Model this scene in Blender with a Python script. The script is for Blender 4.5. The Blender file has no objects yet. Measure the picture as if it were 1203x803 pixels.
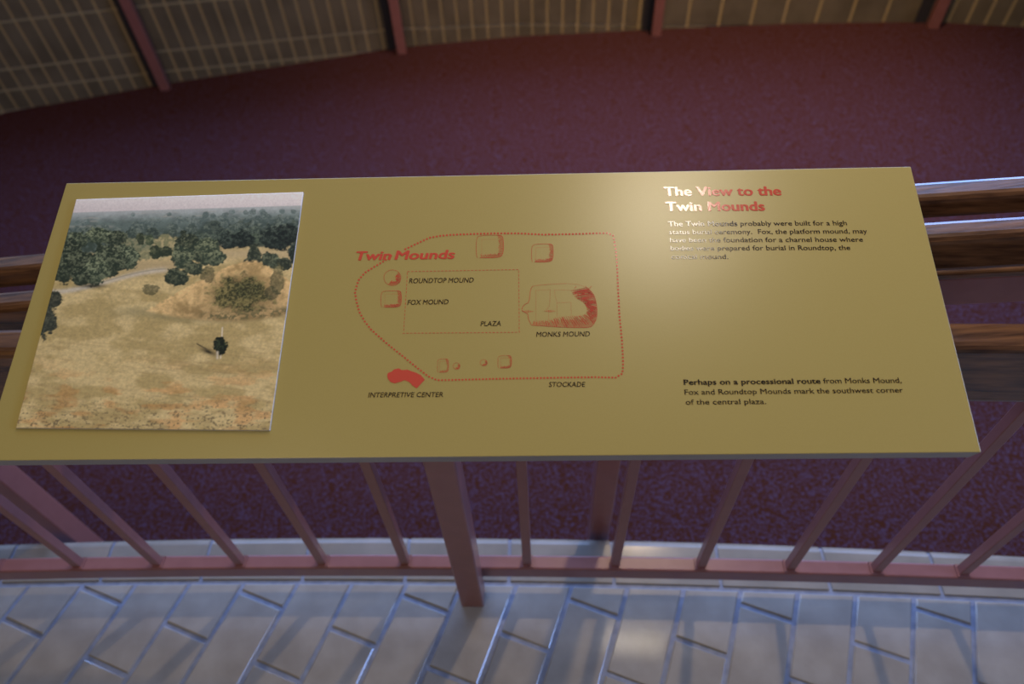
import bpy, bmesh, math, random
import numpy as np
from mathutils import Vector, Matrix
random.seed(7); rng = np.random.default_rng(5)
S = bpy.context.scene; COL = S.collection

# ------------------------------------------------------------------ camera
F, PITCH, ROLL, H = 828.43, 0.88171, -0.060472, 1.35473      # focal length in px of a 1203 px wide frame
RT = Vector((1, 0, 0)); UP = Vector((0, math.sin(PITCH), math.cos(PITCH))); FW = Vector((0, math.cos(PITCH), -math.sin(PITCH)))
R2 = RT * math.cos(ROLL) + UP * math.sin(ROLL); U2 = -RT * math.sin(ROLL) + UP * math.cos(ROLL)
EYE = Vector((0, 0, H))
cd = bpy.data.cameras.new('camera'); cam = bpy.data.objects.new('camera', cd); COL.objects.link(cam)
cd.sensor_width = 36; cd.lens = 36 * F / 1203; cd.clip_start = .02; cd.clip_end = 100
m = Matrix((R2, U2, -FW)).transposed().to_4x4(); m.translation = EYE; cam.matrix_world = m
cd.dof.use_dof = True; cd.dof.focus_distance = .78; cd.dof.aperture_fstop = 3.6
S.camera = cam

# ------------------------------------------------------------------ light
w = bpy.data.worlds.new('world'); S.world = w; w.use_nodes = True
w.node_tree.nodes['Background'].inputs[0].default_value = (.55, .68, 1, 1)
w.node_tree.nodes['Background'].inputs[1].default_value = .6
def area(name, loc, target, sx, sy, power, col):
    l = bpy.data.lights.new(name, 'AREA'); l.shape = 'RECTANGLE'; l.size = sx; l.size_y = sy; l.energy = power; l.color = col
    o = bpy.data.objects.new(name, l); COL.objects.link(o); o.location = loc
    o.rotation_euler = (Vector(target) - Vector(loc)).to_track_quat('-Z', 'Y').to_euler(); return o
area('window_daylight', (.4, 3.36, 1.36), (.4, 0, 1.1), 4.6, .95, 170, (.25, .43, 1))
area('clerestory_daylight', (.6, 3.36, 2.75), (.6, 0, 2.4), 5.6, 1.4, 75, (.30, .48, 1))
o = area('side_window_daylight', (3.86, .1, 1.6), (0, .45, .3), 2.1, 1.2, 45, (.25, .43, 1)); o.data.spread = math.radians(95)
area('ceiling_lamp_light', (.585, 1.10, 2.76), (.585, 1.10, 0), .31, .34, 11.5, (1, .86, .66))
def spot(name, loc, target, power, col, size, blend=1, r=.06):
    l = bpy.data.lights.new(name, 'SPOT'); l.energy = power; l.color = col; l.spot_size = size; l.spot_blend = blend; l.shadow_soft_size = r
    o = bpy.data.objects.new(name, l); COL.objects.link(o); o.location = loc
    o.rotation_euler = (Vector(target) - Vector(loc)).to_track_quat('-Z', 'Y').to_euler(); return o
spot('downlight', (.72, 1.95, 2.75), (.66, 1.1, 0), 95, (1, .76, .5), math.radians(92), 1, .05)
spot('wall_washer', (.95, 2.1, 2.75), (.75, 2.8, -.2), 230, (1, .58, .26), math.radians(68), 1, .06)
spot('left_warm_fill', (-1.2, 1.9, 2.75), (-1.3, 2.5, -.3), 55, (1, .60, .30), math.radians(80), 1, .06)  # unseen warm spot, added to turn the left carpet red-brown
area('left_panel_fill', (-1.0, -.1, 2.76), (-.8, .2, 0), .4, .4, 2.6, (1, .85, .62))  # unseen fill, added to brighten the left half of the panel
area('room_lamp_light', (-1.2, -1.6, 2.74), (-1.2, -1.6, 0), 1.2, .6, 20, (1, .8, .55))
S.view_settings.view_transform = 'Standard'; S.view_settings.look = 'None'; S.view_settings.gamma = 1
S.view_settings.use_curve_mapping = False; S.view_settings.exposure = 0

# ------------------------------------------------------------------ helpers
def ray(x, y): return R2 * ((x - 601.5) / F) + U2 * ((401.5 - y) / F) + FW
def flat(x, y, z=0.0):
    d = ray(x, y); return EYE + d * ((z - H) / d.z)
def link(name, me, mats=(), parent=None):
    o = bpy.data.objects.new(name, me); COL.objects.link(o)
    for k in mats: me.materials.append(k)
    if parent: o.parent = parent
    return o
def mesh_of(bm, smooth=False):
    bmesh.ops.recalc_face_normals(bm, faces=bm.faces[:])
    me = bpy.data.meshes.new('mesh'); bm.to_mesh(me); bm.free()
    if smooth: me.shade_smooth()
    return me
def empty(name, loc, label, cat, group=None):
    o = bpy.data.objects.new(name, None); COL.objects.link(o); o.location = loc; o.empty_display_size = .1
    o['label'] = label; o['category'] = cat
    if group: o['group'] = group
    bpy.context.view_layer.update(); return o
def part(name, bm, mat, parent, smooth=False, bevel=0):
    me = mesh_of(bm, smooth); mats = mat if isinstance(mat, (list, tuple)) else [mat]
    o = link(name, me, mats)
    if parent:
        o.parent = parent; o.matrix_parent_inverse = Matrix.Translation(-root_loc(parent))
    if bevel:
        b = o.modifiers.new('bevel', 'BEVEL'); b.width = bevel; b.segments = 2; b.limit_method = 'ANGLE'
    return o
def root_loc(p):
    v = Vector(p.location)
    while p.parent: p = p.parent; v = Vector(p.location)
    return v
def struct(name, bm, mats, bevel=0, smooth=False, label=None):
    o = part(name, bm, mats, None, smooth, bevel); o['kind'] = 'structure'
    if label: o['label'] = label
    return o
def box(bm, c, s, rz=0, mi=0, axes=None):
    c = Vector(c); ax = axes or (Vector((math.cos(rz), math.sin(rz), 0)), Vector((-math.sin(rz), math.cos(rz), 0)), Vector((0, 0, 1)))
    v = [bm.verts.new(c + ax[0] * (i * s[0] / 2) + ax[1] * (j * s[1] / 2) + ax[2] * (k * s[2] / 2)) for i in (-1, 1) for j in (-1, 1) for k in (-1, 1)]
    for q in ((0, 1, 3, 2), (4, 6, 7, 5), (0, 4, 5, 1), (2, 3, 7, 6), (0, 2, 6, 4), (1, 5, 7, 3)):
        f = bm.faces.new([v[i] for i in q]); f.material_index = mi
def prism(bm, poly, off, mi=0):
    a = [bm.verts.new(p) for p in poly]; b = [bm.verts.new(Vector(p) + off) for p in poly]; n = len(a)
    bm.faces.new(a).material_index = mi; bm.faces.new(b[::-1]).material_index = mi
    for i in range(n): bm.faces.new((a[i], b[i], b[(i + 1) % n], a[(i + 1) % n])).material_index = mi
def sweep(bm, path, prof, mi=0):
    """prof: closed list of (out, up); path: list of Vectors, 'out' is the horizontal normal to the left of travel"""
    rings = []
    for i, p in enumerate(path):
        t = path[min(i + 1, len(path) - 1)] - path[max(i - 1, 0)]; n = Vector((-t.y, t.x, 0)).normalized()
        rings.append([bm.verts.new(p + n * a + Vector((0, 0, b))) for a, b in prof])
    k = len(prof)
    for r, q in zip(rings, rings[1:]):
        for j in range(k): bm.faces.new((r[j], r[(j + 1) % k], q[(j + 1) % k], q[j])).material_index = mi
    bm.faces.new(rings[0]).material_index = mi; bm.faces.new(rings[-1][::-1]).material_index = mi
def rrect(wd, h0, h1, r, n=3):
    out = []
    for cx, cz, a0 in ((wd / 2 - r, h1 - r, 0), (-wd / 2 + r, h1 - r, 90), (-wd / 2 + r, h0 + r, 180), (wd / 2 - r, h0 + r, 270)):
        for i in range(n + 1):
            a = math.radians(a0 + 90 * i / n); out.append((cx + r * math.cos(a), cz + r * math.sin(a)))
    return out
def xs(a, b, n): return [a + (b - a) * i / n for i in range(n + 1)]

# ------------------------------------------------------------------ materials
def mat(name, col, rough=.5, spec=.5, metal=0, coat=0, sheen=0):
    k = bpy.data.materials.new(name); k.use_nodes = True; b = k.node_tree.nodes['Principled BSDF']
    b.inputs['Base Color'].default_value = (*col, 1); b.inputs['Roughness'].default_value = rough
    b.inputs['Specular IOR Level'].default_value = spec; b.inputs['Metallic'].default_value = metal
    b.inputs['Coat Weight'].default_value = coat; b.inputs['Sheen Weight'].default_value = sheen
    return k
def noise_col(k, c1, c2, scale, detail=3, lo=.35, hi=.65, bump=0, bump_scale=None, stretch=None, rough=None):
    t = k.node_tree; N = t.nodes; L = t.links; b = N['Principled BSDF']
    co = N.new('ShaderNodeTexCoord'); mp = N.new('ShaderNodeMapping'); L.new(co.outputs['Object'], mp.inputs[0])
    if stretch: mp.inputs['Scale'].default_value = stretch
    n = N.new('ShaderNodeTexNoise'); n.inputs['Scale'].default_value = scale; n.inputs['Detail'].default_value = detail; L.new(mp.outputs[0], n.inputs[0])
    r = N.new('ShaderNodeValToRGB'); r.color_ramp.elements[0].position = lo; r.color_ramp.elements[1].position = hi
    r.color_ramp.elements[0].color = (*c1, 1); r.color_ramp.elements[1].color = (*c2, 1)
    L.new(n.outputs[0], r.inputs[0]); L.new(r.outputs[0], b.inputs['Base Color'])
    if bump:
        n2 = n
        if bump_scale:
            n2 = N.new('ShaderNodeTexNoise'); n2.inputs['Scale'].default_value = bump_scale; n2.inputs['Detail'].default_value = 2; L.new(mp.outputs[0], n2.inputs[0])
        bp = N.new('ShaderNodeBump'); bp.inputs['Strength'].default_value = bump; bp.inputs['Distance'].default_value = .002
        L.new(n2.outputs[0], bp.inputs['Height']); L.new(bp.outputs[0], b.inputs['Normal'])
    return k
M_panel = noise_col(mat('gold_panel', (.4, .3, .1), .3, .5), (.405, .316, .088), (.42, .328, .094), 900, 2, bump=.02)
M_edge = mat('panel_edge', (.3, .27, .22), .4)
M_red = mat('red_ink', (.60, .085, .045), .14, .6)
M_black = mat('black_ink', (.02, .013, .009), .16, .6)
M_steel = noise_col(mat('red_brown_paint', (.2, .085, .075), .32, .5), (.265, .108, .088), (.29, .12, .098), 40, 3)
M_wood = noise_col(mat('stained_oak', (.15, .07, .03), .26, .6), (.045, .018, .007), (.20, .092, .034), 9, 5, .3, .7, bump=.15, stretch=(1.2, 14, 14))
M_tile = noise_col(mat('quarry_tile', (.2, .16, .12), .16, .6), (.30, .27, .22), (.40, .365, .30), 14, 5, .3, .7, bump=.06, bump_scale=120)
M_trimtile = noise_col(mat('edging_tile', (.2, .17, .13), .13, .6), (.25, .22, .17), (.33, .285, .22), 14, 5, .3, .7)
M_grout = noise_col(mat('pale_grout', (.3, .33, .4), .5), (.20, .23, .30), (.27, .30, .37), 60, 2)
M_carpet = noise_col(mat('red_carpet', (.2, .05, .04), 1, .04, sheen=0), (.055, .0165, .008), (.075, .045, .074), 140, 4, .42, .70, bump=.5, bump_scale=330)
M_brick = noise_col(mat('brown_brick', (.1, .08, .05), .6), (.13, .108, .064), (.18, .15, .092), 8, 3)
M_mortar = mat('tan_mortar', (.48, .38, .20), .8)
M_strip = mat('dark_strip', (.03, .03, .035), .6)
M_plaster = mat('plaster', (.24, .18, .12), .8)
M_ceil = mat('ceiling_paint', (.22, .165, .115), .8)
M_frame = mat('bronze_frame', (.06, .045, .035), .4)
M_glass = mat('window_glass', (.9, .95, 1), 0, .5); M_glass.node_tree.nodes['Principled BSDF'].inputs['Transmission Weight'].default_value = 1

# ------------------------------------------------------------------ the setting
def edge_in(x): return .50813 - .07912 * x - .01887 * x * x      # where the field tiles stop
def edge_out(x): return .60424 - .07875 * x - .0245 * x * x      # nosing over the ramp
def rail_y(x): return .51063 - .07199 * x - .0163 * x * x        # line of the balusters
RA, RB = -.26, .06
def ramp_z(x): return RA + RB * x
TH, X0, Y0, TW = -.4071, -1.01747, .50228, .1016
E1 = Vector((math.cos(TH), math.sin(TH), 0)); E2 = Vector((-math.sin(TH), math.cos(TH), 0)); OR = Vector((X0, Y0, 0))
XL, XR, YB = -4.2, 3.9, -3.4
def clip(poly, test):      # Sutherland-Hodgman with a signed-distance test
    out = []
    for i, p in enumerate(poly):
        q = poly[(i + 1) % len(poly)]; a, b = test(p), test(q)
        if a >= 0: out.append(p)
        if (a >= 0) != (b >= 0): out.append(p.lerp(q, a / (a - b)))
    return out
def shrink(poly, d):
    n = len(poly); out = []
    for i in range(n):
        p, a, b = poly[i], poly[i - 1], poly[(i + 1) % n]
        u = (p - a).normalized(); v = (b - p).normalized(); n1 = Vector((-u.y, u.x, 0)); n2 = Vector((-v.y, v.x, 0))
        s = n1 + n2; den = max(.25, 1 + n1.dot(n2)); out.append(p + s * (d / den))
    return out
bm = bmesh.new()
g = .0042                                                       # half a joint
for i in range(-45, 60):
    for j in range(-22, 22):
        v0 = j + (0 if i % 2 == 0 else .5)
        q = [OR + E1 * (TW * a) + E2 * (2 * TW * b) for a, b in ((i, v0), (i + 1, v0), (i + 1, v0 + 1), (i, v0 + 1))]
        c = (q[0] + q[2]) / 2
        if not (XL - .3 < c.x < XR + .3 and YB - .3 < c.y < .8): continue
        q = [p + (c - p).normalized() * 0 for p in q]; q = shrink(q, g)
        x = min(max(c.x, XL), XR); sl = -.07912 - .03774 * x; y = edge_in(x) - .005
        q = clip(q, lambda p: (y + sl * (p.x - x)) - p.y)
        for tst in (lambda p: p.x - XL, lambda p: XR - p.x, lambda p: p.y - YB):
            if len(q) > 2: q = clip(q, tst)
        q = [p for k, p in enumerate(q) if (p - q[k - 1]).length > .002] if len(q) > 2 else q
        if len(q) < 3: continue
        ar = sum(q[k - 1].x * q[k].y - q[k].x * q[k - 1].y for k in range(len(q))) / 2
        if ar < 2e-4: continue
        dz = random.uniform(-.0004, .0004)
        tilt = Vector((random.uniform(-.004, .004), random.uniform(-.004, .004), 0))
        top = [Vector((p.x, p.y, dz + (p - c).dot(tilt))) for p in shrink(q, .0022)]; mid = [Vector((p.x, p.y, dz - .0018)) for p in q]; low = [Vector((p.x, p.y, -.01)) for p in q]
        V = [[bm.verts.new(p) for p in r] for r in (low, mid, top)]; n = len(q)
        bm.faces.new(V[2])
        for r in (0, 1):
            for k in range(n): bm.faces.new((V[r][k], V[r][(k + 1) % n], V[r + 1][(k + 1) % n], V[r + 1][k]))
X = xs(XL, XR, 60)
slab = [Vector((x, edge_out(x) - .02, -.0035)) for x in X] + [Vector((XR, YB, -.0035)), Vector((XL, YB, -.0035))]
prism(bm, slab, Vector((0, 0, -.2)), 1)
struct('floor', bm, [M_tile, M_grout], label='brown rectangular floor tiles with pale blue-grey joints')

# row of bullnose edging tiles along the platform edge, plus the riser under it
bm = bmesh.new()
L = .2035; x = -.0345 - 20 * L
while x < XR - .05:
    xa, xb = x + .0035, x + L - .0035; x += L
    if xa < XL: continue
    px = xs(xa, xb, 3)
    rings = []
    for u in px:
        a, b = edge_in(u) + .004, edge_out(u); wd = b - a; r = .016
        pr = [(0, -.03), (0, -.0015), (.0015, 0)] + [(wd - r + r * math.sin(t), -r + r * math.cos(t)) for t in (0, .4, .8, 1.2, math.pi / 2)] + [(wd, -.05), (wd - .012, -.05)]
        dx = -(-.079 - .044 * u)
        rings.append([bm.verts.new((u + dx * o * .9, a + o, z)) for o, z in pr])
    k = len(rings[0])
    for A, B in zip(rings, rings[1:]):
        for j in range(k): bm.faces.new((A[j], B[j], B[(j + 1) % k], A[(j + 1) % k]))
    bm.faces.new(rings[0]); bm.faces.new(rings[-1][::-1])
path = [Vector((x, edge_out(x) - .012, 0)) for x in X]
sweep(bm, path, [(-.09, -.004), (.004, -.004), (.0095, -.012), (.0095, -.62), (-.09, -.62)], 1)
struct('trim_1', bm, [M_trimtile, M_grout], label='row of rounded edging tiles along the platform edge')

def rampt(x, y):
    d = ray(x, y); return EYE + d * ((RA - H) / (d.z - RB * d.x))
base = [Vector((-4.2, 1.5, 0)), Vector((-3.6, 2.3, 0)), Vector((-2.9, 2.78, 0))] + [rampt(*p) for p in ((5, 132), (197, 97.5), (330, 77), (472, 55), (610, 42), (770, 34), (930, 27), (1092, 25), (1200, 31))] + [Vector((2.75, 2.4, 0)), Vector((3.4, 1.75, 0)), Vector((3.9, .9, 0))]
base = [Vector((p.x, p.y, 0)) for p in base]
# carpeted ramp
bm = bmesh.new()
poly = [Vector((x, edge_out(x) - .03, 0)) for x in X] + [Vector((XR, 3.4, 0)), Vector((XL, 3.4, 0))]
prism(bm, [Vector((p.x, p.y, ramp_z(p.x))) for p in poly], Vector((0, 0, -.12)))
struct('floor_carpet', bm, [M_carpet], label='dark red speckled carpet on the sloping ramp')

# curved low wall: soldier bricks over a mortar core
bm = bmesh.new()
path = base
sweep(bm, path, [(0, -.75), (0, .80), (.16, .80), (.16, -.75)], 1)
def along():                      # arc-length table
    s = [0]
    for a, b in zip(base, base[1:]): s.append(s[-1] + (b - a).length)
    return s
AL = along()
def wall_at(s):
    for i in range(len(base) - 1):
        if s <= AL[i + 1] or i == len(base) - 2:
            a, b = base[i], base[i + 1]; t = (b - a).normalized(); return a + t * (s - AL[i]), t
courses = [-.49, -.39, -.2925, -.1975, .003, .203, .403, .603, .80]
post_s = [AL[4], AL[6], AL[8], AL[10]]
s = 0.0; PIT = .0678
while s < AL[-1] - .02:
    wide = post_s[2] <= s < post_s[3] - .03
    wd = PIT * 2 if wide else PIT
    nxt = [p for p in post_s if s < p - 1e-4]
    e = min(s + wd, nxt[0] if nxt else AL[-1]); 
    if nxt and nxt[0] - e < .02: e = nxt[0]
    if e - s > .02:
        p, t = wall_at((s + e) / 2); n = Vector((t.y, -t.x, 0))
        for z0, z1 in zip(courses, courses[1:]):
            box(bm, p - n * .004 + Vector((0, 0, (z0 + z1) / 2)), (e - s - .0125, .02, z1 - z0 - .0125), 0, 0, (t, n, Vector((0, 0, 1))))
    s = e
for ps in post_s:                 # thin dark strip on the wall, left of every handrail post
    p, t = wall_at(ps - .04); n = Vector((t.y, -t.x, 0))
    box(bm, p + n * .003 + Vector((0, 0, .02)), (.045, .02, 1.5), 0, 2, (t, n, Vector((0, 0, 1))))
sweep(bm, path, [(-.03, .80), (-.03, .84), (.18, .84), (.18, .80)], 1)
struct('wall_front', bm, [M_brick, M_mortar, M_strip], label='curved low wall of upright brown bricks with tan joints')

# rest of the room, behind and beside the viewer
def slabbox(name, c, s_, mt, label):
    bm = bmesh.new(); box(bm, c, s_); struct(name, bm, [mt], label=label)
slabbox('wall_back', (-.15, -3.45, 1.5), (8.3, .1, 4.3), M_plaster, 'plain plaster wall behind the viewer')
slabbox('wall_left', (-4.25, 0, 1.5), (.1, 7.0, 4.3), M_plaster, 'plain plaster wall on the left')
slabbox('wall_right', (3.95, 0, 1.5), (.1, 7.0, 4.3), M_plaster, 'plain plaster wall on the right')
slabbox('ceiling', (-.15, 0, 3.65), (8.3, 7.0, .1), M_ceil, 'plain pale ceiling')
bm = bmesh.new()
for x in xs(-4.2, 3.9, 5): box(bm, (x, 3.42, 2.2), (.06, .08, 2.8))
bm2 = bmesh.new()
for y_ in (-1.0, .1, 1.2): box(bm2, (3.885, y_, 1.6), (.03, .05, 1.35))
for z in (.93, 2.27): box(bm2, (3.885, .1, z), (.03, 2.25, .05))
for z in (.83, 1.94, 3.57): box(bm, (-.15, 3.42, z), (8.1, .08, .06))
box(bm, (-.15, 3.44, .4), (8.1, .06, .82))
struct('window_2', bm2, [M_frame], label='side window in the right wall')
struct('window_1', bm, [M_frame], label='row of tall windows above the curved wall')

# ------------------------------------------------------------------ guard railing on the platform
gr = empty('guard_railing', (-.106, .497, 0), 'red-brown steel guard railing with square balusters standing on the tiled platform edge', 'railing')
RX = xs(-1.75, 1.75, 40)
bm = bmesh.new(); sweep(bm, [Vector((x, rail_y(x), 0)) for x in RX], rrect(.027, .06, .1, .0035)); part('bottom_rail', bm, M_steel, gr)
bm = bmesh.new(); sweep(bm, [Vector((x, rail_y(x), 0)) for x in RX], rrect(.04, .645, .75, .009)); o = part('top_rail', bm, M_wood, gr); o['label'] = 'stained oak top rail'
PX = -.1057
bm = bmesh.new(); rz = math.atan(-.072 + .003)
box(bm, (PX + .002, .4895, .323), (.043, .042, .646), rz); part('post', bm, M_steel, gr, bevel=.003)
bx = [flat(*p, .1).x for p in ((91, 667), (185, 664), (282, 663), (379, 662), (476, 663), (619.5, 664), (723, 664), (824, 667), (928.5, 668), (1030, 671), (1132, 675))]
bx = [bx[0] - .156 * k for k in (4, 3, 2, 1)] + bx + [bx[-1] + .154 * k for k in (1, 2, 3, 4)]
for x in bx:
    bm = bmesh.new(); rz = math.atan(-.072 - .0326 * x)
    box(bm, (x, rail_y(x), .372), (.0155, .0155, .548), rz)
    bo = part('baluster', bm, M_steel, gr, bevel=.0012)
    bm = bmesh.new()                                              # weld collar at the foot
    box(bm, (x, rail_y(x), .1015), (.022, .022, .004), rz); wo = link('weld', mesh_of(bm), [M_steel]); wo.parent = bo
# ------------------------------------------------------------------ ramp railing beyond the platform edge
rr = empty('ramp_railing', (.158, .655, ramp_z(.158)), 'oak twin handrail sloping on red-brown posts outside the platform edge above the carpet', 'railing')
def y_ramp(x, y0): return y0 + .006 - .075 * x - .0163 * x * x
def sloped(x, y0, z0, sl): return Vector((x, y_ramp(x, y0), z0 + sl * x))
bm = bmesh.new(); sweep(bm, [sloped(x, .70, .748, .087) for x in RX], rrect(.035, -.036, 0, .009)); o = part('handrail', bm, M_wood, rr); o['label'] = 'far oak handrail'
bm = bmesh.new(); sweep(bm, [sloped(x, .60, .775, .089) for x in RX], rrect(.033, -.055, 0, .009)); o = part('handrail', bm, M_wood, rr); o['label'] = 'near oak handrail'
bm = bmesh.new(); sweep(bm, [sloped(x, .648, .672, .087) for x in RX], rrect(.055, -.05, 0, .003)); part('steel_rail', bm, M_steel, rr)
bm = bmesh.new(); sweep(bm, [sloped(x, .648, .672, .087) for x in RX], rrect(.062, .0005, .014, .004)); o = part('wood_cap', bm, M_wood, rr); o['label'] = 'oak cap strip'
for x in (-.985, .158, 1.30):
    rz = math.atan(-.075 - .0326 * x); c = Vector((x, y_ramp(x, .638), 0)); zt = .672 + .087 * x - .02; zb = ramp_z(x)
    bm = bmesh.new(); box(bm, c + Vector((0, 0, (zt + zb) / 2)), (.04, .044, zt - zb), rz); po = part('post', bm, M_steel, rr, bevel=.003)
    for y0, y1, zc in ((.704, .662, .748 + .087 * x - .035), (.596, .634, .775 + .089 * x - .054)):      # bent strap: up from the steel rail, then out under the wood
        b = zt + .032; sg = 1 if y0 > y1 else -1; th = .006; bm = bmesh.new(); rx = Vector((math.cos(rz), math.sin(rz), 0))
        pr = [(y1, b), (y1 + sg * th, b), (y1 + sg * th, zc - th), (y0, zc - th), (y0, zc), (y1, zc)]
        prism(bm, [Vector((x, y_ramp(x, yy), z_)) - rx * .015 for yy, z_ in pr], rx * .03); part('bracket', bm, M_steel, rr)
# ------------------------------------------------------------------ handrail along the brick wall
wr = empty('wall_handrail', (-.429, 3.1, ramp_z(-.43)), 'red-brown steel handrail posts standing against the curved brick wall', 'railing')
tops = []
for ps in post_s + [post_s[0] - 1.13, post_s[-1] + 1.0]:
    p, t = wall_at(ps); n = Vector((t.y, -t.x, 0)); q = p + n * .05; zb = ramp_z(q.x); tops.append((ps, q, n))
    bm = bmesh.new(); box(bm, q + Vector((0, 0, (zb + .66) / 2)), (.042, .042, .66 - zb), 0, 0, (t, n, Vector((0, 0, 1)))); part('post', bm, M_steel, wr, bevel=.003)
tops.sort(key=lambda k: k[0]); pts = []
for i in range(30):
    ss = tops[0][0] + (tops[-1][0] - tops[0][0]) * i / 29; p, t = wall_at(ss); pts.append(p + Vector((t.y, -t.x, 0)) * .05)
bm = bmesh.new(); sweep(bm, pts, rrect(.045, .655, .70, .006)); o = part('handrail', bm, M_wood, wr); o['label'] = 'stained oak handrail'

# ------------------------------------------------------------------ the information panel
NP = Vector((-.00617919, -.28800808, .95760804)); HO = Vector((.99809064, -.06062969, -.01179444)); PU = NP.cross(HO)
D0 = .633
def pan(x, y, lift=0.0):
    d = ray(x, y); return EYE + d * (-(D0 - lift) / NP.dot(d))
CORN = [(78, 215), (1070, 195.5), (1153, 531), (-22, 541)]
cc = sum((pan(*c) for c in CORN), Vector()) / 4
ip = empty('information_panel', (cc.x, cc.y, .75), 'gold interpretive panel with landscape photograph, red site map and text, tilted over the railing', 'sign')
bm = bmesh.new(); prism(bm, [pan(*c) for c in CORN], -NP * .02)
bd = part('panel_board', bm, [M_panel, M_edge], ip, bevel=.0007)
for f in bd.data.polygons:
    if abs(f.normal.dot(NP)) < .5: f.material_index = 1
# brackets between the railing's top and the board
def under(x, y): return EYE.z + (-D0 - NP.x * x - NP.y * y) / NP.z - .0213
for sx in (-.14, .14):
    c = Vector((PX + sx, rail_y(PX + sx), 0)); bm = bmesh.new(); a, b = .03, .017
    v = [Vector((c.x + i * a, c.y + j * b, .7505)) for i, j in ((-1, -1), (1, -1), (1, 1), (-1, 1))]; t = [Vector((p.x, p.y, under(p.x, p.y))) for p in v]
    vs = [bm.verts.new(p) for p in v + t]
    for q in ((3, 2, 1, 0), (4, 5, 6, 7), (0, 1, 5, 4), (1, 2, 6, 5), (2, 3, 7, 6), (3, 0, 4, 7)): bm.faces.new([vs[k] for k in q])
    part('mounting_bracket', bm, M_steel, ip)

INK = .00025
def ink(name, polys, mt, lift=INK, label=None):
    """flat printed shapes given as pixel polygons of the photograph, raised a quarter millimetre on the board"""
    bm = bmesh.new()
    for poly in polys:
        a = [bm.verts.new(pan(*p, lift)) for p in poly]
        try: bm.faces.new(a)
        except ValueError: continue
    for f in bm.faces:
        f.normal_update()
        if f.normal.dot(NP) < 0: f.normal_flip()
    me = bpy.data.meshes.new('mesh'); bm.to_mesh(me); bm.free()
    o = link(name, me, [mt]); o.parent = ip; o.matrix_parent_inverse = Matrix.Translation(-Vector(ip.location))
    if label: o['label'] = label
    return o
def lettering(name, rows, mt):
    """rows: (text, start px, end px, cap height px, bold, shear)"""
    V = []; Fc = []
    for txt, p0, p1, cap, bold, shear in rows:
        def mk(s, bold=0):
            c = bpy.data.curves.new('text', 'FONT'); c.body = s; c.size = 1; c.extrude = .5; c.offset = 0; c.shear = 0; c.resolution_u = 3
            o = bpy.data.objects.new('text', c); COL.objects.link(o)
            dg = bpy.context.evaluated_depsgraph_get(); me = bpy.data.meshes.new_from_object(o.evaluated_get(dg))
            bpy.data.objects.remove(o); bpy.data.curves.remove(c); return me
        hm = mk('H'); hv = np.zeros(len(hm.vertices) * 3); hm.vertices.foreach_get('co', hv); caph = hv.reshape(-1, 3)[:, 1].max(); bpy.data.meshes.remove(hm)
        me = mk(txt); v = np.zeros(len(me.vertices) * 3); me.vertices.foreach_get('co', v); v = v.reshape(-1, 3)
        a, b = pan(*p0), pan(*p1); ex = (b - a); wd = ex.length; ex.normalize(); ey = NP.cross(ex)
        up = pan(p0[0], p0[1] - cap) - a; hcap = up.dot(ey)
        xmin, xmax = v[:, 0].min(), v[:, 0].max()
        X_ = (v[:, 0] - xmin) / (xmax - xmin) * wd; Y_ = v[:, 1] / caph * hcap; X_ = X_ + shear * Y_; Z_ = (v[:, 2] + .5) * INK
        for lay, (sx, sy) in enumerate(((-.5, 0), (.5, 0)) if bold < .015 else ((-1, 0), (1, 0), (-.5, .5), (.5, -.5))):      # heavier strokes for bold type
            off = len(V); bo = bold * hcap / caph
            for x, y, z in zip(X_, Y_, Z_): V.append(a + ex * float(x + sx * bo) + ey * float(y + sy * bo) + NP * (float(z) + lay * 3e-5))
            for p in me.polygons: Fc.append([off + i for i in p.vertices])
        bpy.data.meshes.remove(me)
    me = bpy.data.meshes.new('mesh'); me.from_pydata(V, [], Fc); me.update()
    o = link(name, me, [mt]); o.parent = ip; o.matrix_parent_inverse = Matrix.Translation(-Vector(ip.location)); return o
BO = .028
lettering('heading', [('The View to the', (780.8, 230), (917.7, 229.2), 10.2, BO * 1.4, 0), ('Twin Mounds', (782.8, 247.8), (898.4, 247.2), 10.4, BO * 1.4, 0)], M_red)
lettering('paragraph', [('The Twin Mounds', (785.3, 265.8), (866.3, 265.2), 5.6, BO, 0), ('probably were built for a high', (870, 265.2), (995, 264.4), 5.4, .013, 0),
    ('status burial ceremony.  Fox, the platform mound, may', (786.4, 275.2), (1019, 274), 5.4, .013, 0),
    ('have been the foundation for a charnel house where', (787.3, 284.6), (1014, 283.8), 5.4, .013, 0),
    ('bodies were prepared for burial in Roundtop, the', (788, 294.2), (999, 293.4), 5.4, .013, 0),
    ('conical mound.', (789, 304.2), (855.7, 304), 5.4, .013, 0)], M_black)
lettering('closing_paragraph', [('Perhaps on a processional route', (803.7, 451.8), (964, 450.2), 6, BO, 0), ('from Monks Mound,', (967.7, 450.1), (1059.3, 449.4), 6, .013, 0),
    ('Fox and Roundtop Mounds mark the southwest corner', (804.5, 463.4), (1061.2, 460.8), 6, .013, 0), ('of the central plaza.', (805.7, 475), (900, 474.3), 6, .013, 0)], M_black)
lettering('map_title', [('Twin', (416.5, 305.6), (458, 304.9), 10, BO * 1.6, .2), ('Mounds', (464, 304.7), (532.8, 303.6), 10, BO * 1.6, .2)], M_red)
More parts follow.
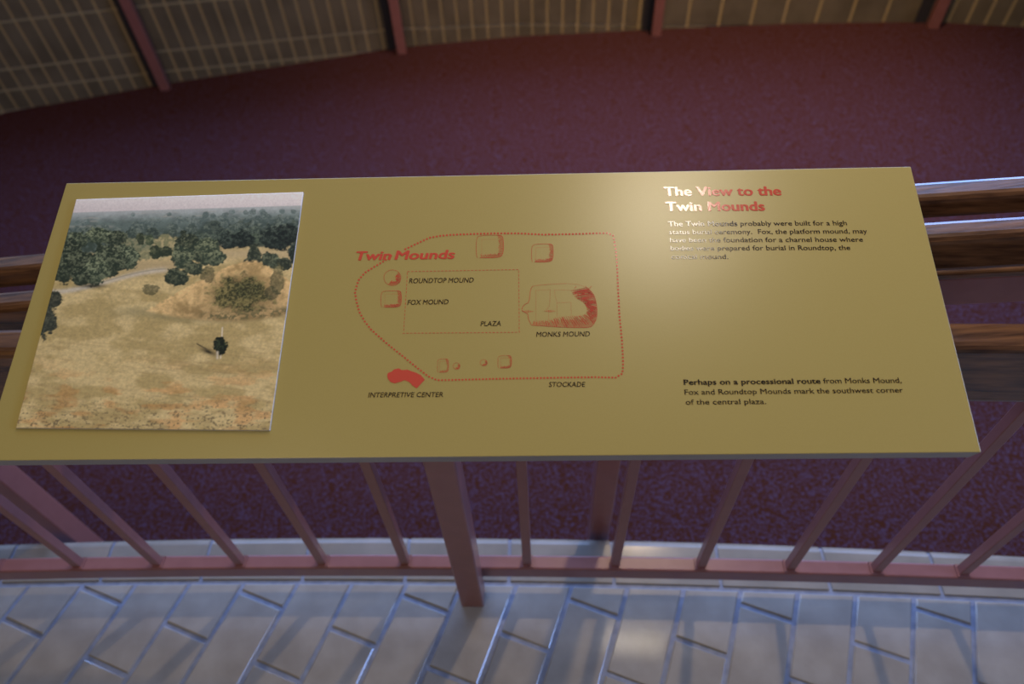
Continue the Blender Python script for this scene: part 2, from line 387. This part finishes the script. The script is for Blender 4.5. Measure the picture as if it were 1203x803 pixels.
for t_, a, b in (('ROUNDTOP MOUND', (480.5, 332.6), (556, 331.6)), ('FOX MOUND', (478.6, 357.9), (526.4, 357.1)), ('PLAZA', (564.6, 382.8), (588.4, 382.5)),
                 ('MONKS MOUND', (630, 395.4), (692.6, 394.8)), ('INTERPRETIVE CENTER', (432.6, 466.5), (520.5, 466)), ('STOCKADE', (644.8, 454.2), (687, 454))):
    lettering('map_label', [(t_, a, b, 5.6, .008, .14)], M_black)

def zz(pts, k, ox, oy): return [(ox + x / k, oy + y / k) for x, y in pts]
def resample(pts, step):
    out = []; acc = 0
    for (x0, y0), (x1, y1) in zip(pts, pts[1:]):
        l = math.hypot(x1 - x0, y1 - y0); t = acc
        while t < l: out.append((x0 + (x1 - x0) * t / l, y0 + (y1 - y0) * t / l, math.atan2(y1 - y0, x1 - x0))); t += step
        acc = t - l
    return out
def smooth_loop(pts, n=2, closed=False):
    for _ in range(n):
        q = []
        for a, b in zip(pts, pts[1:]): q += [(a[0] * .75 + b[0] * .25, a[1] * .75 + b[1] * .25), (a[0] * .25 + b[0] * .75, a[1] * .25 + b[1] * .75)]
        pts = [pts[0]] + q + [pts[-1]]
    return pts
def disc(x, y, r): return [(x + r * math.cos(a * math.pi / 5), y + r * .92 * math.sin(a * math.pi / 5)) for a in range(10)]
def stroke(x0, y0, x1, y1, wd):
    l = math.hypot(x1 - x0, y1 - y0) or 1; nx, ny = -(y1 - y0) / l * wd / 2, (x1 - x0) / l * wd / 2
    return [(x0 + nx, y0 + ny), (x1 + nx, y1 + ny), (x1 - nx, y1 - ny), (x0 - nx, y0 - ny)]
def pline(pts, wd):
    return [stroke(*a, *b, wd) for a, b in zip(pts, pts[1:])]
def dots(pts, step, r): return [disc(x, y, r) for x, y, a in resample(pts, step)]
def dash(pts, step, ln, wd): return [stroke(x, y, x + math.cos(a) * ln, y + math.sin(a) * ln, wd) for x, y, a in resample(pts, step)]
K1 = 3.3417
st = zz([(255, 142), (300, 120), (350, 97), (390, 90), (430, 86), (500, 83), (600, 80), (700, 80), (800, 85), (900, 83), (1000, 80), (1050, 79), (1072, 90), (1080, 140), (1085, 190), (1090, 300), (1095, 400), (1105, 500), (1110, 590), (1107, 630), (1080, 646), (1000, 644), (800, 647), (600, 651), (440, 655), (380, 656), (345, 641), (300, 606), (240, 558), (175, 506), (120, 457), (95, 425), (75, 390), (62, 345), (57, 310), (70, 265), (95, 235), (140, 207), (192, 176)], K1, 400, 250)
ink('stockade_outline', dots(st, 4.0, 1.25) + [disc(459.6, 300.2, 1.2)], M_red)
pz = zz([(263, 230), (700, 222), (702, 468), (248, 472), (263, 230)], K1, 400, 250)
ink('plaza_outline', dash(pz, 4.4, 2.6, .62), M_red)
ink('center_symbol', [zz([(300, 280), (305, 262), (330, 252), (345, 238), (375, 232), (395, 243), (430, 240), (460, 252), (490, 262), (515, 275), (542, 305), (490, 360), (460, 340), (440, 318), (410, 308), (385, 318), (350, 328), (322, 320), (305, 300)], 5.468, 400, 390)], M_red)
def lerp2(a, b, t): return (a[0] + (b[0] - a[0]) * t, a[1] + (b[1] - a[1]) * t)
def hatch(outer, inner, n, wd):
    out = []
    o = resample(outer, 1e-9 + sum(math.hypot(b[0] - a[0], b[1] - a[1]) for a, b in zip(outer, outer[1:])) / n); i = resample(inner, 1e-9 + sum(math.hypot(b[0] - a[0], b[1] - a[1]) for a, b in zip(inner, inner[1:])) / n)
    for p, q in zip(o, i):
        j = random.uniform(.6, 1.0); e = lerp2(p[:2], q[:2], j); out.append(stroke(p[0], p[1], e[0], e[1], wd * random.uniform(.8, 1.2)))
    return out
def square_mound(x0, y0, x1, y1, k=1.0, n=26):
    """x0.. in photo px; stippled left and top, hatched right and bottom"""
    w_, h_ = x1 - x0, y1 - y0; r = .16 * min(w_, h_)
    L_ = smooth_loop([(x0 + r * .3, y1), (x0, y1 - r), (x0, y0 + r), (x0 + r, y0), (x1 - r, y0)], 2)
    Rr = smooth_loop([(x1 - r * 1.5, y0), (x1 - r * .2, y0 + r * .2), (x1, y0 + r * 2), (x1, y1 - r * 1.5), (x1 - r * .8, y1), (x0 + r, y1)], 2)
    i = .2
    In = [(x1 - i * w_, y0 + i * .5 * h_), (x1 - i * w_, y1 - i * h_), (x0 + i * w_ * .6, y1 - i * h_ * .8)]
    P = dash(L_, 1.6 * k, 1.15 * k, .6 * k) + pline(Rr, .55 * k) + hatch(Rr, In, n, .55 * k)
    top = [(x0 + i * w_, y1 - i * h_), (x0 + i * w_, y0 + i * h_), (x1 - i * w_, y0 + i * h_ * .9)]
    return P + dots(top, 1.9 * k, .3)
def round_mound(cx, cy, rx, ry, n=18, k=1.0):
    ring = [(cx + rx * math.cos(a), cy + ry * math.sin(a)) for a in (math.pi * 2 * q / 24 for q in range(25))]
    P = dash(ring, 1.6 * k, 1.1 * k, .6 * k)
    ro = [(cx + rx * math.cos(a), cy + ry * math.sin(a)) for a in (-.7 + 2.9 * q / 12 for q in range(13))]
    ri = [(cx + rx * .1 + rx * .25 * math.cos(a), cy + ry * .1 + ry * .25 * math.sin(a)) for a in (-.7 + 2.9 * q / 12 for q in range(13))]
    return P + hatch(ro, ri, n, .6 * k)
for P in (square_mound(559.5, 276, 591.5, 302.5), square_mound(624.5, 286.5, 650, 307.5), square_mound(447.5, 341.5, 471.5, 360.5), round_mound(461, 326, 10, 9.2),
          square_mound(514, 421.5, 527, 437, .8, 16), square_mound(585, 417.5, 601, 432, .8, 18), round_mound(536.4, 429.7, 4, 3.8, 9, .8), round_mound(568.3, 425.8, 4.2, 3.6, 9, .8)):
    ink('mound_symbol', P, M_red)
K2 = lambda pts: zz(pts, 5.468, 540, 260)
out1 = K2([(470, 415), (520, 408), (600, 402), (690, 398)]); out1b = K2([(700, 400), (760, 404), (820, 425)])
outl = smooth_loop(K2([(470, 415), (455, 435), (447, 520), (420, 530), (402, 550), (400, 575), (440, 592), (440, 625), (460, 663)]), 1)
outr = smooth_loop(K2([(820, 425), (868, 470), (885, 570), (880, 630), (850, 675), (820, 682), (700, 680), (600, 675), (460, 665)]), 2)
inn = smooth_loop(K2([(715, 445), (740, 490), (800, 520), (818, 560), (815, 600), (720, 607), (625, 612), (590, 632), (470, 638)]), 1)
P = dots(out1, 1.7, .42) + dots(out1b, 2.2, .42) + pline(outl, .5) + pline(outr, .45)
P += hatch(outr, inn, 70, .5) + hatch(outr[:len(outr) // 2], inn[:len(inn) // 2], 22, .45) + hatch(inn, outr, 40, .42)
for _ in range(60):
    a = random.random(); p = resample(K2([(735, 455), (790, 450), (830, 440), (850, 500), (860, 580)]), .8); p = random.choice(p); x, y = p[0] + random.gauss(0, 1.6), p[1] + random.gauss(0, 2.2)
    P.append(stroke(x, y, x + random.gauss(0, 1.4), y + random.gauss(0, 1.4), .5))
for q in ([(490, 445), (490, 640)], [(490, 443), (585, 436)], [(582, 438), (578, 540), (556, 570)], [(610, 440), (612, 470), (625, 520), (625, 610)], [(612, 440), (715, 440)], [(628, 522), (715, 518), (718, 605)], [(572, 580), (572, 632)]):
    P += dots(K2(q), 1.5, .3)
for cx, cy in ((440, 577), (580, 575)):
    for k in range(9):
        t = (k - 4) / 4; hgt = (1 - abs(t)) * 2.4 + .4; x = 540 + (cx + 36 * t) / 5.468; y = 260 + cy / 5.468; P.append(stroke(x, y - hgt * .5, x, y + hgt * .6, .55))
ink('mound_symbol', P, M_red)

# ------------------------------------------------------------------ the landscape photograph mounted on the panel
def vnoise(x, y, seed):
    r = np.random.default_rng(seed).random((256, 256)); xi = np.floor(x).astype(int); yi = np.floor(y).astype(int); fx = x - xi; fy = y - yi
    fx = fx * fx * (3 - 2 * fx); fy = fy * fy * (3 - 2 * fy); a = lambda i, j: r[(yi + j) % 256, (xi + i) % 256]
    return (a(0, 0) * (1 - fx) + a(1, 0) * fx) * (1 - fy) + (a(0, 1) * (1 - fx) + a(1, 1) * fx) * fy
def fbm(x, y, seed, o=4):
    s = 0; amp = .5; tot = 0
    for k in range(o): s = s + amp * vnoise(x * 2 ** k, y * 2 ** k, seed + k); tot += amp; amp *= .55
    return s / tot
PC = [(91, 235.5), (357, 227), (317.5, 506), (20.5, 503)]
GX, GY = 380, 380
c3 = [np.array(pan(*c)) for c in PC]
s_ = np.linspace(0, 1, GX + 1); t_ = np.linspace(0, 1, GY + 1); SS, TT = np.meshgrid(s_, t_)
W3 = (c3[0][None, None] * ((1 - SS) * (1 - TT))[..., None] + c3[1][None, None] * (SS * (1 - TT))[..., None] + c3[2][None, None] * (SS * TT)[..., None] + c3[3][None, None] * ((1 - SS) * TT)[..., None])
dv = W3 - np.array(EYE); dz_ = dv @ np.array(FW); PXx = 601.5 + F * (dv @ np.array(R2)) / dz_; PYy = 401.5 - F * (dv @ np.array(U2)) / dz_
def srgb(r, g_, b): c = np.array([r, g_, b], float) / 255; return np.where(c <= .04045, c / 12.92, ((c + .055) / 1.055) ** 2.4)
img = np.zeros(PXx.shape + (3,))
def paint(mask, col): 
    global img
    m_ = np.clip(mask, 0, 1)[..., None]; img = img * (1 - m_) + np.asarray(col) * m_
def mixc(a, b, t): return np.asarray(a) * (1 - t[..., None]) + np.asarray(b) * t[..., None]
sm = lambda a, b, v: (lambda t: t * t * (3 - 2 * t))(np.clip((v - a) / (b - a), 0, 1))
x, y = PXx, PYy
hz = 251.5 - (x - 85) * .031                                   # horizon
n1 = fbm(x / 9, y / 7, 11); n2 = fbm(x / 3.2, y / 2.6, 21); n3 = fbm(x / 30, y / 14, 31); n4 = fbm(x / 1.7, y / 1.5, 41, 3)
# field
fld = mixc(srgb(166, 147, 98), srgb(192, 172, 122), sm(.35, .65, n3)); fld = fld * (.80 + .4 * n2)[..., None]
red = sm(.5, .72, fbm(x / 26, y / 9, 51)) * sm(410, 470, y); fld = mixc(fld * 0 + fld, fld * np.array([1.0, .80, .70]), red)
spk = sm(.56, .72, fbm(x / 2.6, y / 2.0, 61)) * (sm(455, 500, y + 14 * (n3 - .5)) * .75 + .15); fld = mixc(fld, srgb(96, 84, 62), spk)
strk = sm(.55, .75, fbm((x + y * 1.6) / 40, (y - x * .12) / 2.2, 71)) * .35 * sm(380, 420, y); fld = mixc(fld, srgb(140, 116, 78), strk)
img = fld
# green-grey grass with its shade painted in, round the foot of the mound
foot = np.exp(-((y - (369 + 9 * np.sin((x - 165) / 170 * 3.0) - .02 * (x - 165))) / 4.5) ** 2) * sm(165, 190, x) * (.35 + .6 * n1); paint(foot * .8, srgb(118, 112, 80))
paint(np.exp(-(((x - 160) / 26) ** 2 + ((y - 367) / 6) ** 2)) * .45, srgb(112, 110, 82))
# sky and far woods
sky = mixc(srgb(214, 208, 204), srgb(196, 188, 186), sm(0, 1, (y - 228) / 24))
wood_bot = 300 - (x - 85) * .06
far = mixc(srgb(150, 158, 156), srgb(98, 112, 106), sm(0, 14, y - hz)); far = far * (.62 + .75 * n1)[..., None]
far = mixc(far, srgb(150, 150, 140), sm(.62, .75, fbm(x / 22, y / 2.4, 81)) * (1 - sm(8, 18, y - hz)) * .7)
far = mixc(far, srgb(60, 72, 62), sm(12, 30, y - hz) * sm(.35, .62, n1))
paint(1 - sm(-2, 2, y - wood_bot - 10 * (n1 - .5)), far); 
pale = np.exp(-((y - 266 - 3 * n3) / 1.3) ** 2) * sm(.5, .6, 1 - (x - 80) / 120); paint(pale * .5, srgb(150, 150, 140))
haze = 1 - sm(0, 5, y - hz); paint(haze * .55, srgb(158, 164, 164)); paint(1 - sm(-1.2, .6, y - hz), sky)
rightdark = sm(228, 250, x) * sm(256, 263, y + 5 * (n1 - .5) * 2 - (x - 290) * -.02) * (1 - sm(287, 294, y)); paint(rightdark * (.75 + .25 * n2), mixc(srgb(40, 50, 44), srgb(78, 88, 76), sm(.42, .68, n2)))
# pale clearing behind the middle trees, and the path
paint(sm(243, 262, x) * np.exp(-((y - 299) / 7) ** 2) * .95, srgb(178, 160, 120))
paint(sm(130, 150, x) * (1 - sm(205, 215, x)) * np.exp(-((y - 313) / 8) ** 2), srgb(170, 152, 112))
pth = 344 - 26 * sm(60, 200, x) ; paint(np.exp(-((y - pth) / 3.0) ** 2) * (1 - sm(190, 204, x)) * (.6 + .5 * n2), srgb(186, 178, 160)); paint(np.exp(-((y - pth + 1.2) / .9) ** 2) * (1 - sm(190, 204, x)) * sm(95, 120, x) * .5, srgb(120, 112, 92))
# distant mound
def hump(cx, cy, rx, ry): return 1 - sm(.85, 1.1, np.sqrt(((x - cx) / rx) ** 2 + ((y - cy) / ry) ** 2) + .45 * (n2 - .5))
paint(hump(172, 292, 42, 14) * .8, mixc(srgb(104, 112, 84), srgb(140, 138, 104), sm(.4, .65, n2)))
paint(hump(196, 286, 18, 10), mixc(srgb(122, 122, 88), srgb(164, 152, 112), sm(.4, .65, n2)))
def tree(cx, cy, rx, ry, dark=(44, 54, 42), lite=(118, 126, 98), k=1.0):
    d = np.sqrt(((x - cx) / rx) ** 2 + ((y - cy) / ry) ** 2) + .75 * (n1 - .5) + .5 * (n2 - .5)
    lit = sm(.42, .72, n2 * .6 + n4 * .4) * sm(.7, -.9, (y - cy) / ry - .3 * (x - cx) / rx) if False else sm(.40, .70, n2 * .55 + n4 * .45) * np.clip(.75 - .55 * (y - cy) / ry, 0.05, 1)
    tv = .86 + .34 * ((cx * 7.31 + cy * 3.17) % 1); dark = tuple(c * tv for c in dark); lite = tuple(c * tv for c in lite)
    paint((1 - sm(.9, 1.08, d)) * k, mixc(srgb(*dark), srgb(*lite), lit))
wr_ = np.random.default_rng(9)
for q in range(170):                                           # the far wood, tree behind tree
    f_ = (q / 170) ** .8; yy = 258 + 36 * f_ + wr_.normal(0, 2); xx = wr_.uniform(78, 356); yy -= (xx - 85) * .045; rr_ = 3.0 + 6 * f_ * wr_.uniform(.7, 1.3)
    if xx < 225 and yy > 276: continue
    h_ = 1 - f_; g0 = wr_.uniform(-8, 8)
    sel = (np.abs(x - xx) < rr_ * 2.2) & (np.abs(y - yy) < rr_ * 2)
    d = np.sqrt(((x - xx) / rr_) ** 2 + ((y - yy) / (rr_ * .85)) ** 2) + .8 * (n1 - .5) + .4 * (n2 - .5)
    lit = sm(.40, .68, n2 * .55 + n4 * .45) * np.clip(.8 - .6 * (y - yy) / rr_, 0, 1)
    dk = (44 + 52 * h_ + g0, 54 + 58 * h_ + g0, 46 + 62 * h_ + g0); lt = (88 + 40 * h_ + g0, 100 + 38 * h_ + g0, 80 + 54 * h_ + g0)
    paint((1 - sm(.85, 1.1, d)) * sel * .9, mixc(srgb(*dk), srgb(*lt), lit))
paint((1 - sm(-1, 5, y - hz)) * sm(-1.2, .6, y - hz) * .6, srgb(160, 166, 164))
for a in ((166, 281, 5, 7), (177, 283, 5, 6), (183, 297, 6, 8), (196, 296, 8, 6), (158, 300, 6, 7)): tree(*a, (52, 62, 46), (98, 104, 76))
for a in ((92, 283, 14, 10), (118, 278, 18, 10), (140, 281, 12, 9), (84, 300, 15, 18), (76, 315, 13, 17), (150, 302, 15, 16), (130, 306, 20, 19), (100, 312, 18, 16), (114, 320, 16, 17), (96, 326, 12, 10)): tree(*a)
paint(np.exp(-(((x - 110) / 16) ** 2 + ((y - 337) / 2.4) ** 2)) * .9, srgb(48, 48, 36))
for a in ((222, 290, 16, 16), (240, 300, 18, 14), (246, 292, 14, 14), (216, 305, 13, 16), (252, 304, 14, 10), (209, 326, 14, 11), (228, 316, 14, 8)): tree(*a, (46, 56, 44), (112, 118, 90))
for a in ((272, 285, 14, 10), (285, 283, 14, 11), (325, 282, 18, 13), (340, 276, 16, 12), (348, 300, 9, 15)): tree(*a, (30, 37, 32), (66, 76, 66))
for a in ((300, 301, 9, 13), (296, 308, 8, 7), (321, 308, 10, 9), (315, 305, 8, 8), (336, 311, 9, 8)): tree(*a, (50, 58, 46), (100, 106, 82))
# the big mound
top_y = 378 - 68 * np.clip(np.sin(np.clip((x - 158) / (362 - 158), 0, 1) * math.pi), 0, 1) ** .72 * np.where(x < 275, 1 - .12 * np.cos((x - 158) / 117 * math.pi / 2), 1.0)
top_y = np.where(x < 285, 308 + 62 * np.clip((285 - x) / 118, 0, 1) ** 1.15, 308 + 30 * np.clip((x - 300) / 50, 0, 1) ** 1.3)
bot_y = 378 - 14 * ((x - 268) / 100) ** 2
mm = sm(-1.5, 1.5, y - top_y + 5 * (n2 - .5)) * (1 - sm(-3, 3, y - bot_y)) * sm(163, 172, x)
md = mixc(srgb(152, 128, 84), srgb(200, 170, 118), sm(.3, .62, n1 * .6 + n3 * .4)) * (.80 + .4 * n2)[..., None] * (.86 + .3 * sm(45, 0, y - top_y))[..., None]
paint(mm, md)
gb = np.exp(-(((x - 284) / 40) ** 2 + ((y - 346) / 25) ** 2)); paint(mm * sm(.25, .6, gb * .9 + .75 * (n1 - .5) + .3 * (n2 - .5)), mixc(srgb(56, 58, 36), srgb(128, 118, 74), sm(.38, .66, n2 * .6 + n4 * .4)))
gd = np.exp(-(((x - 292) / 20) ** 2 + ((y - 342) / 11) ** 2)); paint(mm * sm(.4, .7, gd + .7 * (n2 - .5)) * .8, mixc(srgb(40, 44, 28), srgb(92, 92, 58), sm(.4, .66, n4)))
low = np.exp(-((y - bot_y + 5) / 6) ** 2) * sm(225, 250, x); paint(mm * low * sm(.4, .6, n2) * .9, srgb(92, 90, 60))
for a in ((246, 323, 9, 11), (327, 330, 8, 16), (320, 346, 8, 8), (178, 341, 10, 6)): tree(*a, (74, 76, 52), (132, 124, 86), .75)
# dark shrubs at the left border
tree(50, 372, 17, 27, (44, 48, 40), (84, 86, 70)); tree(66, 352, 9, 10, (50, 54, 44), (92, 92, 74))
# pole with a bush, and its shadow
paint(np.exp(-((x - 261.5 + (y - 400) * .06) / .8) ** 2) * sm(384, 386, y) * (1 - sm(421, 423, y)), srgb(206, 196, 172))
tree(260.5, 407, 8, 9.5, (24, 30, 22), (62, 72, 50)); paint(np.exp(-((x - 256.5) / 1.3) ** 2) * sm(412, 415, y) * (1 - sm(421, 424, y)), srgb(200, 190, 166))
sx_ = (x - 246) + (y - 413) * .0; paint(np.exp(-(((x - 246) / 8.5) ** 2 + ((y - 414 - (x - 246) * .35) / 3.2) ** 2)), srgb(42, 40, 30)); paint(np.exp(-((y - 406.5 - (x - 236) * .55) / .9) ** 2) * sm(231, 233, x) * (1 - sm(243, 246, x)), srgb(70, 62, 46))
img = np.clip(img * (.88 + .24 * n4)[..., None] * np.array([1.45, 1.45, 1.38]), 0, .95)
W3 = W3 + np.array(NP) * .0022
nv = (GX + 1) * (GY + 1)
idx = np.arange(nv).reshape(GY + 1, GX + 1); quads = np.stack([idx[1:, :-1], idx[1:, 1:], idx[:-1, 1:], idx[:-1, :-1]], -1).reshape(-1, 4)
ring = np.concatenate([idx[0, :], idx[1:, -1], idx[-1, -2::-1], idx[-2:0:-1, 0]])
lowv = W3.reshape(-1, 3)[ring] - np.array(NP) * .0021
verts = np.concatenate([W3.reshape(-1, 3), lowv]); nr = len(ring); li = nv + np.arange(nr)
sides = np.stack([ring, np.roll(ring, -1), np.roll(li, -1), li], -1)
fc = np.concatenate([quads, sides])
me = bpy.data.meshes.new('mesh'); me.vertices.add(len(verts)); me.vertices.foreach_set('co', verts.ravel().astype(np.float32))
me.loops.add(fc.size); me.loops.foreach_set('vertex_index', fc.ravel().astype(np.int32)); me.polygons.add(len(fc)); me.polygons.foreach_set('loop_start', np.arange(0, fc.size, 4, dtype=np.int32))
mi = np.zeros(len(fc), np.int32); mi[len(quads):] = 1; me.update(calc_edges=True)
att = me.color_attributes.new('print', 'FLOAT_COLOR', 'POINT'); cv = np.ones((len(verts), 4), np.float32); cv[:nv, :3] = img.reshape(-1, 3); cv[nv:, :3] = .6; att.data.foreach_set('color', cv.ravel())
M_print = mat('photo_print', (1, 1, 1), .35, .4); nt = M_print.node_tree; an = nt.nodes.new('ShaderNodeVertexColor'); an.layer_name = 'print'
nt.links.new(an.outputs[0], nt.nodes['Principled BSDF'].inputs['Base Color'])
M_paper = mat('print_edge', (.6, .58, .52), .6)
po = link('photograph_print', me, [M_print, M_paper]); me.polygons.foreach_set('material_index', mi); me.update()
po.parent = ip; po.matrix_parent_inverse = Matrix.Translation(-Vector(ip.location)); po['label'] = 'colour photograph of a grassy mound among trees'
